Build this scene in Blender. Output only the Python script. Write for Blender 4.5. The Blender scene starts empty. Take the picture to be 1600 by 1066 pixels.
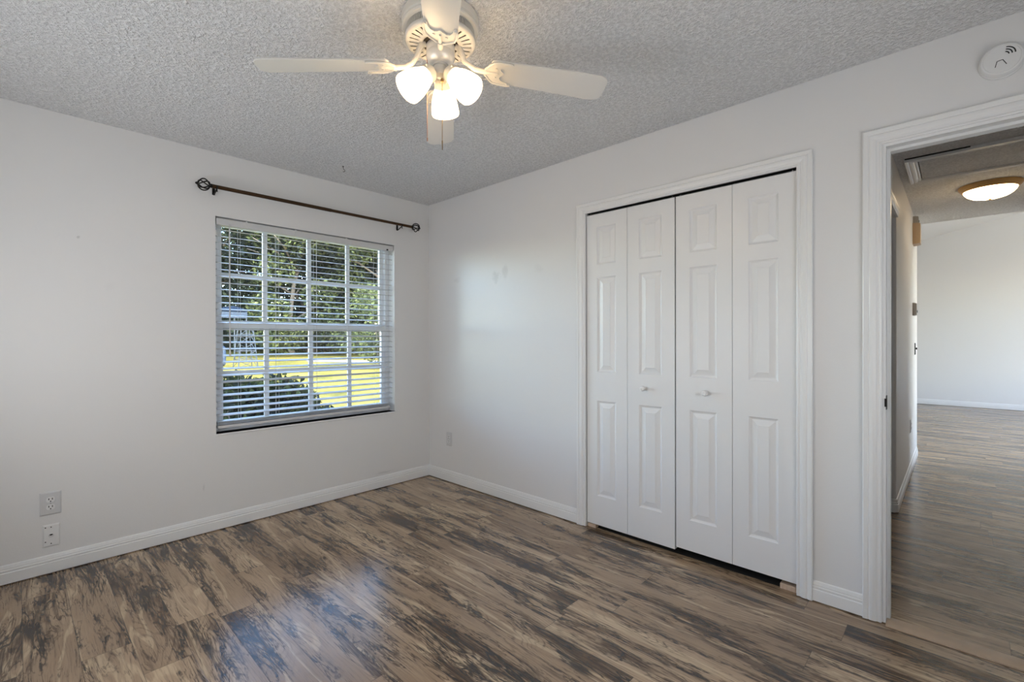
import bpy, bmesh, math, random
from mathutils import Vector, Matrix

# ------------------------------------------------------------------ camera, sky, sun, fill lamps, exposure
SC = bpy.context.scene
COL = SC.collection
CAM = Vector((0.0, 0.0, 1.22724))
YAW, PITCH, ROLL = 0.7589779, -0.0031603, -0.0020467
fwd = Vector((math.cos(YAW) * math.cos(PITCH), math.sin(YAW) * math.cos(PITCH), math.sin(PITCH)))
rt0 = Vector((math.sin(YAW), -math.cos(YAW), 0.0))
up0 = rt0.cross(fwd)
rt = rt0 * math.cos(ROLL) + up0 * math.sin(ROLL)
up = up0 * math.cos(ROLL) - rt0 * math.sin(ROLL)
cd = bpy.data.cameras.new('camera')
cd.sensor_fit = 'HORIZONTAL'
cd.sensor_width = 36.0
cd.lens = 36.0 * 733.143 / 1600.0
cd.clip_start = 0.05
cd.clip_end = 500
cam = bpy.data.objects.new('camera', cd)
COL.objects.link(cam)
m3 = Matrix((rt, up, -fwd)).transposed()
cam.matrix_world = Matrix.Translation(CAM) @ m3.to_4x4()
SC.camera = cam

vs = SC.view_settings
vs.view_transform = 'Standard'
vs.look = 'None'
vs.exposure = 0.0
vs.gamma = 1.0
vs.use_curve_mapping = False

world = bpy.data.worlds.new('world')
SC.world = world
world.use_nodes = True
wn = world.node_tree
wn.nodes.clear()
sky = wn.nodes.new('ShaderNodeTexSky')
sky.sky_type = 'NISHITA'
sky.sun_disc = False
sky.sun_elevation = math.radians(48)
sky.sun_rotation = math.radians(141)
sky.air_density = 1.0
sky.dust_density = 0.6
bg = wn.nodes.new('ShaderNodeBackground')
bg.inputs['Strength'].default_value = 2.5
wo = wn.nodes.new('ShaderNodeOutputWorld')
wn.links.new(sky.outputs[0], bg.inputs[0])
wn.links.new(bg.outputs[0], wo.inputs[0])

sd = bpy.data.lights.new('sun', 'SUN')
sd.energy = 4.2
sd.angle = math.radians(0.6)
sd.color = (1.0, 0.93, 0.80)
sun = bpy.data.objects.new('sun', sd)
COL.objects.link(sun)
SUN_FROM = Vector((0.42, -0.52, 0.74)).normalized()
sun.rotation_euler = SUN_FROM.to_track_quat('Z', 'Y').to_euler()


def fill_lamp(name, loc, facing, sx, sy, energy, color=(0.97, 0.985, 1.0)):
    """daylight stand-in: an area lamp set at a window opening"""
    d = bpy.data.lights.new(name, 'AREA')
    d.shape = 'RECTANGLE'
    d.size, d.size_y = sx, sy
    d.energy = energy
    d.color = color
    o = bpy.data.objects.new(name, d)
    COL.objects.link(o)
    o.location = loc
    o.rotation_euler = Vector(facing).to_track_quat('-Z', 'Y').to_euler()
    return o


# daylight stand-ins: lamps added at two made-up windows, and at the far room window
fill_lamp('fill_west', (-0.625, 2.05, 1.42), (1, 0, 0.26), 1.5, 1.25, 31, (0.95, 0.975, 1.0))
fill_lamp('fill_south', (1.1, -0.705, 1.42), (0, 1, 0.26), 1.5, 1.25, 22, (0.95, 0.975, 1.0))
fill_lamp('fill_far_room', (9.2, -4.25, 1.5), (0, 1, 0.2), 3.0, 2.0, 85, (0.97, 0.985, 1.0))

# ------------------------------------------------------------------ helpers
PI = math.pi
random.seed(7)


class MB:
    def __init__(s):
        s.v = []
        s.f = []

    def add(s, vs_, fs_):
        k = len(s.v)
        s.v += [tuple(p) for p in vs_]
        s.f += [tuple(i + k for i in f) for f in fs_]
        return s

    def box(s, x0, x1, y0, y1, z0, z1):
        v = [(x, y, z) for x in (x0, x1) for y in (y0, y1) for z in (z0, z1)]
        return s.add(v, [(0, 1, 3, 2), (4, 6, 7, 5), (0, 4, 5, 1), (2, 3, 7, 6), (0, 2, 6, 4), (1, 5, 7, 3)])

    def prism(s, pts, d):
        """closed polygon of 3d points swept by vector d"""
        n = len(pts)
        d = Vector(d)
        v = [Vector(p) for p in pts] + [Vector(p) + d for p in pts]
        f = [tuple(range(n))[::-1], tuple(range(n, 2 * n))]
        f += [(i, (i + 1) % n, n + (i + 1) % n, n + i) for i in range(n)]
        return s.add(v, f)

    def lathe(s, prof, c=(0, 0, 0), axis=(0, 0, 1), n=40, cap0=True, cap1=True):
        """profile of (radius, distance along axis)"""
        ax = Vector(axis).normalized()
        a = ax.orthogonal().normalized()
        b = ax.cross(a)
        c = Vector(c)
        v = []
        for r, h in prof:
            for i in range(n):
                t = 2 * PI * i / n
                v.append(c + ax * h + (a * math.cos(t) + b * math.sin(t)) * r)
        f = []
        for k in range(len(prof) - 1):
            for i in range(n):
                j = (i + 1) % n
                f.append((k * n + i, k * n + j, (k + 1) * n + j, (k + 1) * n + i))
        if cap0:
            f.append(tuple(range(n))[::-1])
        if cap1:
            f.append(tuple(range((len(prof) - 1) * n, len(prof) * n)))
        return s.add(v, f)

    def tube(s, pts, r, n=10, cap=True):
        pts = [Vector(p) for p in pts]
        rr = r if isinstance(r, (list, tuple)) else [r] * len(pts)
        v, f = [], []
        prev = None
        for i, p in enumerate(pts):
            t = (pts[min(i + 1, len(pts) - 1)] - pts[max(i - 1, 0)]).normalized()
            if prev is None:
                a = t.orthogonal().normalized()
            else:
                a = (prev - t * prev.dot(t)).normalized()
            prev = a
            b = t.cross(a)
            for k in range(n):
                q = 2 * PI * k / n
                v.append(p + (a * math.cos(q) + b * math.sin(q)) * rr[i])
        for i in range(len(pts) - 1):
            for k in range(n):
                j = (k + 1) % n
                f.append((i * n + k, i * n + j, (i + 1) * n + j, (i + 1) * n + k))
        if cap:
            f.append(tuple(range(n))[::-1])
            f.append(tuple(range((len(pts) - 1) * n, len(pts) * n)))
        return s.add(v, f)

    def sphere(s, c, r, n=16, m=10, sc=(1, 1, 1)):
        prof = [(max(1e-4, r * math.sin(PI * k / m)), -r * math.cos(PI * k / m)) for k in range(m + 1)]
        k0 = len(s.v)
        s.lathe(prof, (0, 0, 0), (0, 0, 1), n)
        for i in range(k0, len(s.v)):
            p = s.v[i]
            s.v[i] = (p[0] * sc[0] + c[0], p[1] * sc[1] + c[1], p[2] * sc[2] + c[2])
        return s

    def sweep(s, path, prof, mp, closed_prof=True):
        """mitred sweep: path of 2d points, profile of (outward offset, thickness); outward = left of travel"""
        n = len(path)
        P = [Vector(p) for p in path]
        dirs = [(P[i + 1] - P[i]).normalized() for i in range(n - 1)]
        nor = [Vector((-d.y, d.x)) for d in dirs]
        rows = []
        for i in range(n):
            if i == 0:
                off = nor[0]
            elif i == n - 1:
                off = nor[-1]
            else:
                b = (nor[i - 1] + nor[i]).normalized()
                off = b / b.dot(nor[i])
            rows.append([mp(P[i].x + off.x * w, P[i].y + off.y * w, t) for w, t in prof])
        k = len(prof)
        v = [q for r_ in rows for q in r_]
        f = []
        for i in range(n - 1):
            for j in range(k if closed_prof else k - 1):
                j2 = (j + 1) % k
                f.append((i * k + j, i * k + j2, (i + 1) * k + j2, (i + 1) * k + j))
        f.append(tuple(range(k)))
        f.append(tuple(range((n - 1) * k, n * k))[::-1])
        return s.add(v, f)

    def xform(s, M, k0=0):
        for i in range(k0, len(s.v)):
            s.v[i] = tuple(M @ Vector(s.v[i]))
        return s

    def build(s, name, mat, parent=None, smooth=False, bevel=0.0, origin='base', angle=35):
        v = [Vector(p) for p in s.v]
        lo = Vector([min(p[i] for p in v) for i in range(3)])
        hi = Vector([max(p[i] for p in v) for i in range(3)])
        o0 = (lo + hi) / 2
        if origin == 'base':
            o0.z = lo.z
        elif origin == 'world':
            o0 = Vector((0, 0, 0))
        me = bpy.data.meshes.new(name)
        me.from_pydata([tuple(p - o0) for p in v], [], s.f)
        bm = bmesh.new()
        bm.from_mesh(me)
        bmesh.ops.recalc_face_normals(bm, faces=bm.faces)
        bm.to_mesh(me)
        bm.free()
        if smooth:
            me.polygons.foreach_set('use_smooth', [True] * len(me.polygons))
            me.set_sharp_from_angle(angle=math.radians(angle))
        mats = mat if isinstance(mat, (list, tuple)) else [mat]
        for m in mats:
            me.materials.append(m)
        o = bpy.data.objects.new(name, me)
        COL.objects.link(o)
        o.location = o0
        if parent is not None:
            o.parent = parent
            o.location = o0 - world_loc(parent)
        if bevel:
            b = o.modifiers.new('bevel', 'BEVEL')
            b.width = bevel
            b.segments = 2
            b.limit_method = 'ANGLE'
            b.angle_limit = math.radians(40)
        return o


def world_loc(o):
    p = Vector(o.location)
    while o.parent is not None:
        o = o.parent
        p += Vector(o.location)
    return p


def tag(o, label=None, cat=None, group=None, kind=None):
    if label:
        o['label'] = label
    if cat:
        o['category'] = cat
    if group:
        o['group'] = group
    if kind:
        o['kind'] = kind
    return o


def thing(name, label, cat, loc, group=None, kind=None):
    o = bpy.data.objects.new(name, None)
    o.empty_display_size = 0.1
    COL.objects.link(o)
    o.location = loc
    return tag(o, label, cat, group, kind)


def struct(mb, name, mat, label=None, cat=None, **k):
    o = mb.build(name, mat, **k)
    return tag(o, label, cat, None, 'structure')


# ------------------------------------------------------------------ node helpers and materials
class NT:
    def __init__(s, name):
        s.m = bpy.data.materials.new(name)
        s.m.use_nodes = True
        s.t = s.m.node_tree
        s.t.nodes.clear()
        s.out = s.t.nodes.new('ShaderNodeOutputMaterial')

    def put(s, sock, val):
        if isinstance(val, bpy.types.NodeSocket):
            s.t.links.new(val, sock)
        elif val is not None:
            if hasattr(sock.default_value, '__len__') and not hasattr(val, '__len__'):
                val = (val, val, val, 1)[:len(sock.default_value)]
            if hasattr(val, '__len__') and len(val) == 3 and len(sock.default_value) == 4:
                val = (*val, 1)
            sock.default_value = val

    def n(s, typ, ins=None, out=0, **props):
        nd = s.t.nodes.new('ShaderNode' + typ)
        for k, v in props.items():
            setattr(nd, k, v)
        for k, v in (ins or {}).items():
            s.put(nd.inputs[k], v)
        return nd.outputs[out]

    def math(s, op, a, b=None, c=None, clamp=False):
        ins = {0: a}
        if b is not None:
            ins[1] = b
        if c is not None:
            ins[2] = c
        return s.n('Math', ins, operation=op, use_clamp=clamp)

    def vmath(s, op, a, b=None):
        ins = {0: a}
        if b is not None:
            ins[1] = b
        return s.n('VectorMath', ins, operation=op)

    def mix(s, fac, a, b, blend='MIX'):
        nd = s.t.nodes.new('ShaderNodeMix')
        nd.data_type = 'RGBA'
        nd.blend_type = blend
        s.put(nd.inputs[0], fac)
        s.put(nd.inputs[6], a)
        s.put(nd.inputs[7], b)
        return nd.outputs[2]

    def step(s, x, a, b, lo=0.0, hi=1.0):
        return s.n('MapRange', {0: x, 1: a, 2: b, 3: lo, 4: hi}, interpolation_type='SMOOTHSTEP')

    def noise(s, vec, scale=5, detail=2, rough=0.5, dist=0.0, out=0):
        return s.n('TexNoise', {'Vector': vec, 'Scale': scale, 'Detail': detail, 'Roughness': rough, 'Distortion': dist}, out)

    def pos(s):
        return s.n('NewGeometry')

    def xyz(s, x, y, z):
        return s.n('CombineXYZ', {0: x, 1: y, 2: z})

    def sep(s, v):
        nd = s.t.nodes.new('ShaderNodeSeparateXYZ')
        s.t.links.new(v, nd.inputs[0])
        return nd.outputs

    def ramp(s, fac, stops):
        nd = s.t.nodes.new('ShaderNodeValToRGB')
        el = nd.color_ramp.elements
        while len(el) < len(stops):
            el.new(0.5)
        for e, (p, c) in zip(el, stops):
            e.position = p
            e.color = (*c, 1)
        s.t.links.new(fac, nd.inputs[0])
        return nd.outputs[0]

    def bump(s, h, strength=0.3, dist=0.01, normal=None):
        ins = {'Strength': strength, 'Distance': dist, 'Height': h}
        if normal is not None:
            ins['Normal'] = normal
        return s.n('Bump', ins)

    def bsdf(s, color, rough=0.5, spec=0.5, metal=0.0, normal=None, **kw):
        ins = {'Base Color': color, 'Roughness': rough, 'Specular IOR Level': spec, 'Metallic': metal}
        if normal is not None:
            ins['Normal'] = normal
        ins.update(kw)
        b = s.n('BsdfPrincipled', ins)
        s.t.links.new(b, s.out.inputs[0])
        return s.m


def plain(name, color, rough=0.4, spec=0.5, metal=0.0, bump=0.0, bscale=120, var=0.0):
    t = NT(name)
    c = color
    p = t.pos()
    if var:
        nz = t.noise(p, bscale * 0.3, 4)
        c = t.mix(nz, tuple(x * (1 - var) for x in color), tuple(min(1, x * (1 + var)) for x in color))
    nm = None
    if bump:
        nm = t.bump(t.noise(p, bscale, 3), bump, 0.004)
    return t.bsdf(c, rough, spec, metal, nm)


def wall_paint(name, color, smudges=(), rough=0.42):
    """smudges: (center, radii, strength) soft dirt spots on the paint"""
    t = NT(name)
    p = t.pos()
    cl = t.noise(p, 1.3, 3)
    c = t.mix(cl, tuple(x * 0.975 for x in color), color)
    for (cx, cy, cz), (rx, ry, rz), st in smudges:
        q = t.vmath('SUBTRACT', p, (cx, cy, cz))
        q = t.vmath('DIVIDE', q, (rx, ry, rz))
        w = t.noise(p, 22, 3, 0.6, 0, 1)
        w = t.vmath('SUBTRACT', w, (0.5, 0.5, 0.5))
        q = t.vmath('ADD', q, t.vmath('MULTIPLY', w, (1.6, 1.6, 1.6)))
        ln = t.n('VectorMath', {0: q}, 1, operation='LENGTH')
        k = t.step(ln, 1.1, 0.3, 0.0, st)
        c = t.mix(k, c, tuple(x * 0.55 for x in color))
    h = t.noise(p, 160, 4, 0.6)
    h2 = t.noise(p, 34, 2)
    hh = t.math('ADD', h, t.math('MULTIPLY', h2, 0.8))
    return t.bsdf(c, rough, 0.45, 0, t.bump(hh, 0.10, 0.003))


def popcorn(name, color):
    t = NT(name)
    p = t.pos()
    w = t.vmath('ADD', p, t.vmath('MULTIPLY', t.noise(p, 40, 2, 0.5, 0, 1), (0.02, 0.02, 0.02)))
    a = t.noise(w, 62, 3, 0.65)
    v = t.n('TexVoronoi', {'Vector': w, 'Scale': 80.0}, 0)
    h = t.math('SUBTRACT', t.step(a, 0.35, 0.68), t.math('MULTIPLY', v, 0.6))
    k = t.step(h, -0.45, 0.6)
    c = t.mix(k, tuple(x * 0.84 for x in color), color)  # shadow between the bumps is put into the colour
    return t.bsdf(c, 0.9, 0.2, 0, t.bump(h, 0.75, 0.012))


def plank_floor(name):
    t = NT(name)
    X, Y, Z = t.sep(t.pos())
    W_, L_ = 0.1525, 1.22
    u = t.math('DIVIDE', t.math('SUBTRACT', X, 0.62), W_)
    row = t.math('FLOOR', u)
    fu = t.math('FRACT', u)
    hr = t.n('TexWhiteNoise', {'W': t.math('ADD', row, 41.3)}, 0, noise_dimensions='1D')
    v = t.math('ADD', t.math('DIVIDE', Y, L_), hr)
    colm = t.math('FLOOR', v)
    fv = t.math('FRACT', v)
    wn_ = t.n('TexWhiteNoise', {'Vector': t.xyz(row, colm, 3.7)}, 1, noise_dimensions='3D')
    r, g, b = t.sep(wn_)
    # coordinates of the printed grain, shifted for every plank
    gx = t.math('ADD', X, t.math('MULTIPLY', r, 13.0))
    gy = t.math('ADD', Y, t.math('MULTIPLY', g, 17.0))
    P = t.xyz(gx, t.math('MULTIPLY', gy, 0.17), t.math('MULTIPLY', b, 9.0))
    warp = t.vmath('SUBTRACT', t.noise(P, 5.0, 3, 0.55, 0, 1), (0.5, 0.5, 0.5))
    P2 = t.vmath('ADD', P, t.vmath('MULTIPLY', warp, (0.085, 0.08, 0.1)))
    fld = t.noise(P2, 5.5, 2, 0.45)
    K = t.xyz(t.math('MULTIPLY', gx, 3.6), t.math('MULTIPLY', gy, 1.15), t.math('MULTIPLY', b, 30.0))
    K2 = t.vmath('ADD', K, t.vmath('MULTIPLY', warp, (0.9, 0.9, 0.0)))
    kd = t.n('TexVoronoi', {'Vector': K2, 'Scale': 1.0}, 0, voronoi_dimensions='2D')
    knot = t.step(kd, 0.10, 0.02)
    halo = t.step(kd, 0.50, 0.05)
    # contour lines of a smooth field: cathedrals, and rings that wrap round the knots
    tt = t.math('ADD', t.math('MULTIPLY', fld, 20.0), t.math('MULTIPLY', gx, 34.0))
    tt = t.math('ADD', tt, t.math('MULTIPLY', halo, 5.0))
    tri = t.math('MULTIPLY', t.math('ABSOLUTE', t.math('SUBTRACT', t.math('FRACT', tt), 0.5)), 2.0)
    F = t.xyz(t.math('MULTIPLY', gx, 170.0), t.math('MULTIPLY', gy, 7.0), t.math('MULTIPLY', b, 40.0))
    Fw = t.vmath('ADD', F, t.vmath('MULTIPLY', warp, (16.0, 3.0, 0.0)))
    fib = t.noise(Fw, 1.0, 4, 0.7)
    lmod = t.noise(P2, 8.0, 4, 0.6)
    line = t.math('MULTIPLY', t.step(tri, 0.50, 1.0), t.step(lmod, 0.46, 0.62))
    # broad dark figure with a fibrous edge, thin dark veins, pale sapwood
    D = t.xyz(t.math('ADD', gx, 5.2), t.math('MULTIPLY', gy, 0.125), t.math('MULTIPLY', b, 21.0))
    D2 = t.vmath('ADD', D, t.vmath('MULTIPLY', warp, (0.15, 0.085, 0.1)))
    dk = t.noise(D2, 10.5, 6, 0.62)
    dkf = t.math('ADD', dk, t.math('MULTIPLY', t.math('SUBTRACT', fib, 0.5), 0.30))
    dkf = t.math('ADD', dkf, t.math('MULTIPLY', halo, 0.10))
    dkf = t.math('ADD', dkf, t.math('MULTIPLY', line, 0.045))
    dark = t.step(dkf, 0.525, 0.68)
    vn = t.noise(D2, 17.0, 5, 0.62, 0.4)
    ridge = t.step(t.math('ABSOLUTE', t.math('SUBTRACT', vn, 0.5)), 0.036, 0.006)
    crack = t.math('MULTIPLY', ridge, t.step(dkf, 0.46, 0.58))
    S = t.xyz(t.math('MULTIPLY', t.math('ADD', gx, 3.1), 44.0), t.math('MULTIPLY', gy, 1.5), t.math('MULTIPLY', b, 17.0))
    S2 = t.vmath('ADD', S, t.vmath('MULTIPLY', warp, (5.0, 0.8, 0.0)))
    stk = t.step(t.math('ADD', t.noise(S2, 1.0, 5, 0.66), t.math('MULTIPLY', t.math('SUBTRACT', dk, 0.5), 0.5)), 0.52, 0.68)
    sap = t.noise(t.xyz(t.math('ADD', gx, 2.0), t.math('MULTIPLY', gy, 0.07), b), 7.0, 2, 0.4)
    sapm = t.step(sap, 0.66, 0.70)
    sr = t.noise(t.vmath('ADD', t.xyz(t.math('ADD', gx, 7.0), t.math('MULTIPLY', gy, 0.10), b), t.vmath('MULTIPLY', warp, (0.05, 0.03, 0.0))), 9.0, 2, 0.4)
    sapr = t.step(t.math('ABSOLUTE', t.math('SUBTRACT', sr, 0.56)), 0.022, 0.010)
    sapm = t.math('MAXIMUM', sapm, sapr)
    vn2 = t.noise(D2, 30.0, 4, 0.6, 0.3)
    hair = t.math('MULTIPLY', t.step(t.math('ABSOLUTE', t.math('SUBTRACT', vn2, 0.5)), 0.030, 0.006), t.step(dkf, 0.42, 0.54))
    tone = t.math('ADD', t.math('MULTIPLY', lmod, 0.55), t.math('MULTIPLY', fld, 0.35))
    tone = t.math('ADD', tone, t.math('MULTIPLY', t.math('SUBTRACT', r, 0.5), 0.20))
    base = t.ramp(tone, [(0.24, (0.25, 0.165, 0.102)), (0.40, (0.37, 0.256, 0.162)),
                         (0.52, (0.49, 0.352, 0.230)), (0.68, (0.62, 0.460, 0.308))])
    base = t.mix(t.math('MULTIPLY', sapm, 0.55), base, (0.68, 0.52, 0.34))
    base = t.mix(t.math('MULTIPLY', t.step(fib, 0.42, 0.72), 0.45), base, (0.15, 0.098, 0.066))
    base = t.mix(t.math('MULTIPLY', line, 0.36), base, (0.085, 0.055, 0.038))
    base = t.mix(t.math('MULTIPLY', stk, 0.70), base, (0.068, 0.041, 0.026))
    dkc = t.mix(t.step(fib, 0.36, 0.62), (0.120, 0.068, 0.038), (0.032, 0.016, 0.009))
    base = t.mix(t.math('MULTIPLY', dark, 0.84), base, dkc)
    base = t.mix(t.math('MULTIPLY', hair, 0.62), base, (0.036, 0.020, 0.012))
    base = t.mix(t.math('MULTIPLY', crack, 0.88), base, (0.012, 0.008, 0.006))
    base = t.mix(t.math('MULTIPLY', knot, 0.85), base, (0.022, 0.015, 0.012))
    eu = t.math('MULTIPLY', t.math('MINIMUM', fu, t.math('SUBTRACT', 1.0, fu)), W_)
    ev = t.math('MULTIPLY', t.math('MINIMUM', fv, t.math('SUBTRACT', 1.0, fv)), L_)
    e = t.math('MINIMUM', eu, ev)
    seam = t.step(e, 0.0017, 0.0004)
    base = t.mix(t.math('MULTIPLY', seam, 0.6), base, (0.05, 0.037, 0.03))
    h = t.math('ADD', t.math('MULTIPLY', fib, 0.5), t.math('MULTIPLY', seam, -1.2))
    h = t.math('SUBTRACT', h, t.math('MULTIPLY', crack, 0.3))
    nm = t.bump(h, 0.16, 0.002)
    rough = t.math('ADD', 0.15, t.math('MULTIPLY', fib, 0.12))
    return t.bsdf(base, rough, 0.65, 0, nm)


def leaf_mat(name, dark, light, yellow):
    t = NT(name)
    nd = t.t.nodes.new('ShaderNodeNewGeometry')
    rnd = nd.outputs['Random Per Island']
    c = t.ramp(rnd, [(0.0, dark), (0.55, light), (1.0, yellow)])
    d = t.n('BsdfDiffuse', {'Color': c})
    tr = t.n('BsdfTranslucent', {'Color': t.mix(0.5, c, yellow)})
    gl = t.n('BsdfGlossy', {'Color': (0.8, 0.85, 0.9), 'Roughness': 0.5})
    ms = t.n('MixShader', {0: 0.35, 1: d, 2: tr})
    ms2 = t.n('MixShader', {0: 0.015, 1: ms, 2: gl})
    t.t.links.new(ms2, t.out.inputs[0])
    return t.m


def emit(name, color, strength, surf=(0.9, 0.9, 0.88)):
    t = NT(name)
    return t.bsdf(surf, 0.35, 0.5, 0, None, **{'Emission Color': color, 'Emission Strength': strength})


def shade_glass(name):
    t = NT(name)
    d = t.n('BsdfDiffuse', {'Color': (0.85, 0.82, 0.76)})
    tr = t.n('BsdfTranslucent', {'Color': (0.92, 0.86, 0.74)})
    gl = t.n('BsdfGlossy', {'Color': (1, 1, 1), 'Roughness': 0.25})
    em = t.n('Emission', {'Color': (1.0, 0.79, 0.53), 'Strength': 2.2})
    a = t.n('MixShader', {0: 0.65, 1: d, 2: tr})
    a = t.n('MixShader', {0: 0.05, 1: a, 2: gl})
    a = t.n('AddShader', {0: a, 1: em})
    t.t.links.new(a, t.out.inputs[0])
    return t.m


def glass_mat(name):
    t = NT(name)
    tr = t.n('BsdfTransparent', {'Color': (0.97, 0.985, 0.98)})
    gl = t.n('BsdfGlossy', {'Color': (1, 1, 1), 'Roughness': 0.02})
    fr = t.n('Fresnel', {'IOR': 1.45})
    ms = t.n('MixShader', {0: t.math('MULTIPLY', fr, 0.8), 1: tr, 2: gl})
    t.t.links.new(ms, t.out.inputs[0])
    return t.m


M_WALL = wall_paint('wall_paint', (0.80, 0.795, 0.79))
M_WALLN = wall_paint('wall_paint_north', (0.80, 0.795, 0.79), [((0.231, 3.471, 1.79), (0.009, 0.3, 0.009), 0.5), ((0.812, 3.471, 0.285), (0.006, 0.3, 0.030), 0.30), ((2.12, 3.471, 0.12), (0.10, 0.3, 0.010), 0.30), ((0.36, 3.471, 1.53), (0.03, 0.3, 0.03), 0.05)])
M_WALLE = wall_paint('wall_paint_east', (0.80, 0.795, 0.795), [
    ((2.567, 2.606, 1.715), (0.3, 0.055, 0.055), 0.26), ((2.567, 2.505, 1.745), (0.3, 0.045, 0.060), 0.24),
    ((2.567, 3.075, 1.730), (0.3, 0.05, 0.03), 0.14), ((2.567, 2.170, 1.735), (0.3, 0.05, 0.04), 0.10)], 0.32)
M_CEIL = popcorn('popcorn_ceiling', (0.93, 0.93, 0.935))
M_FLOOR = plank_floor('vinyl_plank')
M_TRIM = plain('trim_paint', (0.84, 0.84, 0.84), 0.32, 0.5, 0, 0.05, 60)
M_DOOR = plain('door_paint', (0.82, 0.82, 0.825), 0.36, 0.5, 0, 0.04, 220)
M_VINYL = plain('white_vinyl', (0.86, 0.87, 0.88), 0.3)
M_BLIND = plain('blind_white', (0.64, 0.64, 0.645), 0.38)
M_CORD = plain('cord_white', (0.75, 0.75, 0.74), 0.7)
M_PLATE = plain('plate_white', (0.80, 0.80, 0.80), 0.3)
M_PLATEG = plain('plate_grey_white', (0.66, 0.66, 0.665), 0.35)
M_BLACK = plain('black', (0.012, 0.012, 0.012), 0.5)
M_BRONZE = plain('oil_rubbed_bronze', (0.075, 0.042, 0.022), 0.34, 0.5, 0.85, 0.05, 90, 0.3)
M_DKMETAL = plain('dark_metal', (0.03, 0.028, 0.027), 0.4, 0.5, 0.9)
M_STEEL = plain('steel', (0.45, 0.44, 0.42), 0.35, 0.5, 1.0)
M_BRASS = plain('antique_brass', (0.35, 0.24, 0.12), 0.35, 0.5, 1.0)
M_COPPER = plain('copper_chain', (0.50, 0.28, 0.20), 0.4, 0.5, 0.9)
M_FAN = plain('fan_enamel', (0.76, 0.72, 0.65), 0.3, 0.5, 0, 0.0)
M_FANB = plain('fan_blade', (0.74, 0.72, 0.68), 0.33, 0.5, 0, 0.05, 300)
M_SLOT = plain('fan_interior', (0.05, 0.038, 0.026), 0.6)
M_SATIN = plain('satin_nickel', (0.72, 0.71, 0.69), 0.38, 0.5, 0.35)
M_SHADE = shade_glass('lit_frosted_glass')
M_BULB = emit('lit_bulb', (1.0, 0.79, 0.53), 135.0)
M_HALLGLASS = emit('lit_alabaster_bowl', (1.0, 0.72, 0.40), 10.0)
M_GOLD = plain('bronze_gold_rim', (0.56, 0.35, 0.14), 0.42, 0.5, 0.35)
M_WOODBLK = plain('raw_pine', (0.62, 0.47, 0.36), 0.7, 0.3, 0, 0.2, 80, 0.18)
M_BEIGE = plain('beige_plastic', (0.62, 0.46, 0.31), 0.5)
M_GREYP = plain('grey_plastic', (0.42, 0.41, 0.40), 0.5)
M_GLASS = glass_mat('window_glass')

# ------------------------------------------------------------------ the setting
XW, YW, H = 2.567, 3.471, 2.44        # closet wall, window wall, ceiling
XB, YS, WW = 2.69, -0.70, -0.62       # hall side of the closet wall, south wall, west wall
WX0, WX1, WZ0, WZ1 = 0.882, 2.208, 0.620, 2.030   # window opening
CY0, CY1, CZ = 0.554, 1.767, 2.052    # closet opening
DY0, DY1, DZ = -0.575, 0.236, 2.066   # doorway opening
HN, HS, HX = 0.31, -0.82, 6.60        # hall walls and where its ceiling ends

struct(MB().box(-0.75, 12.0, -4.35, 3.62, -0.12, 0.0), 'floor', M_FLOOR, 'brown rustic wood-look plank floor of bedroom and hall', 'floor')
struct(MB().box(-0.75, XB, -0.83, 3.70, H, 2.58), 'ceiling', M_CEIL, 'white popcorn textured bedroom ceiling', 'ceiling')
struct(MB().box(XB, HX, -0.95, 3.70, H, 2.58), 'ceiling_hall', M_CEIL, 'textured ceiling of the hall beyond the doorway', 'ceiling')

w = MB()
w.box(-0.75, WX0, YW, 3.62, 0, H).box(WX1, XB, YW, 3.62, 0, H)
w.box(WX0, WX1, YW, 3.62, 0, WZ0).box(WX0, WX1, YW, 3.62, WZ1, H)
struct(w, 'wall_north', M_WALLN, 'white bedroom wall with the window in it', 'wall')
w = MB()
w.box(XW, XB, CY1, YW, 0, H).box(XW, XB, CY0, CY1, CZ, H).box(XW, XB, DY1, CY0, 0, H)
w.box(XW, XB, DY0, DY1, DZ, H).box(XW, XB, -0.83, DY0, 0, H)
struct(w, 'wall_east', M_WALLE, 'white bedroom wall holding the closet and the doorway', 'wall')
w = MB()
w.box(-0.75, WW, -0.83, 1.25, 0, H).box(-0.75, WW, 2.85, YW, 0, H)
w.box(-0.75, WW, 1.25, 2.85, 0, 0.75).box(-0.75, WW, 1.25, 2.85, 2.1, H)
struct(w, 'wall_west', M_WALL, 'white bedroom wall left of the camera', 'wall')
w = MB()
w.box(WW, 0.3, -0.83, YS, 0, H).box(1.9, XB, -0.83, YS, 0, H)
w.box(0.3, 1.9, -0.83, YS, 0, 0.75).box(0.3, 1.9, -0.83, YS, 2.1, H)
struct(w, 'wall_south', M_WALL, 'white bedroom wall behind the camera', 'wall')


struct(MB().box(-1.4, 6.5, -2.1, 4.60, 2.60, 2.70), 'sun_block_roof', M_TRIM, 'roof slab added over the house, eaves widened to block sun and sky', 'sun_block_roof')  # added unseen slab; eaves widened to block sun and sky light


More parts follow.
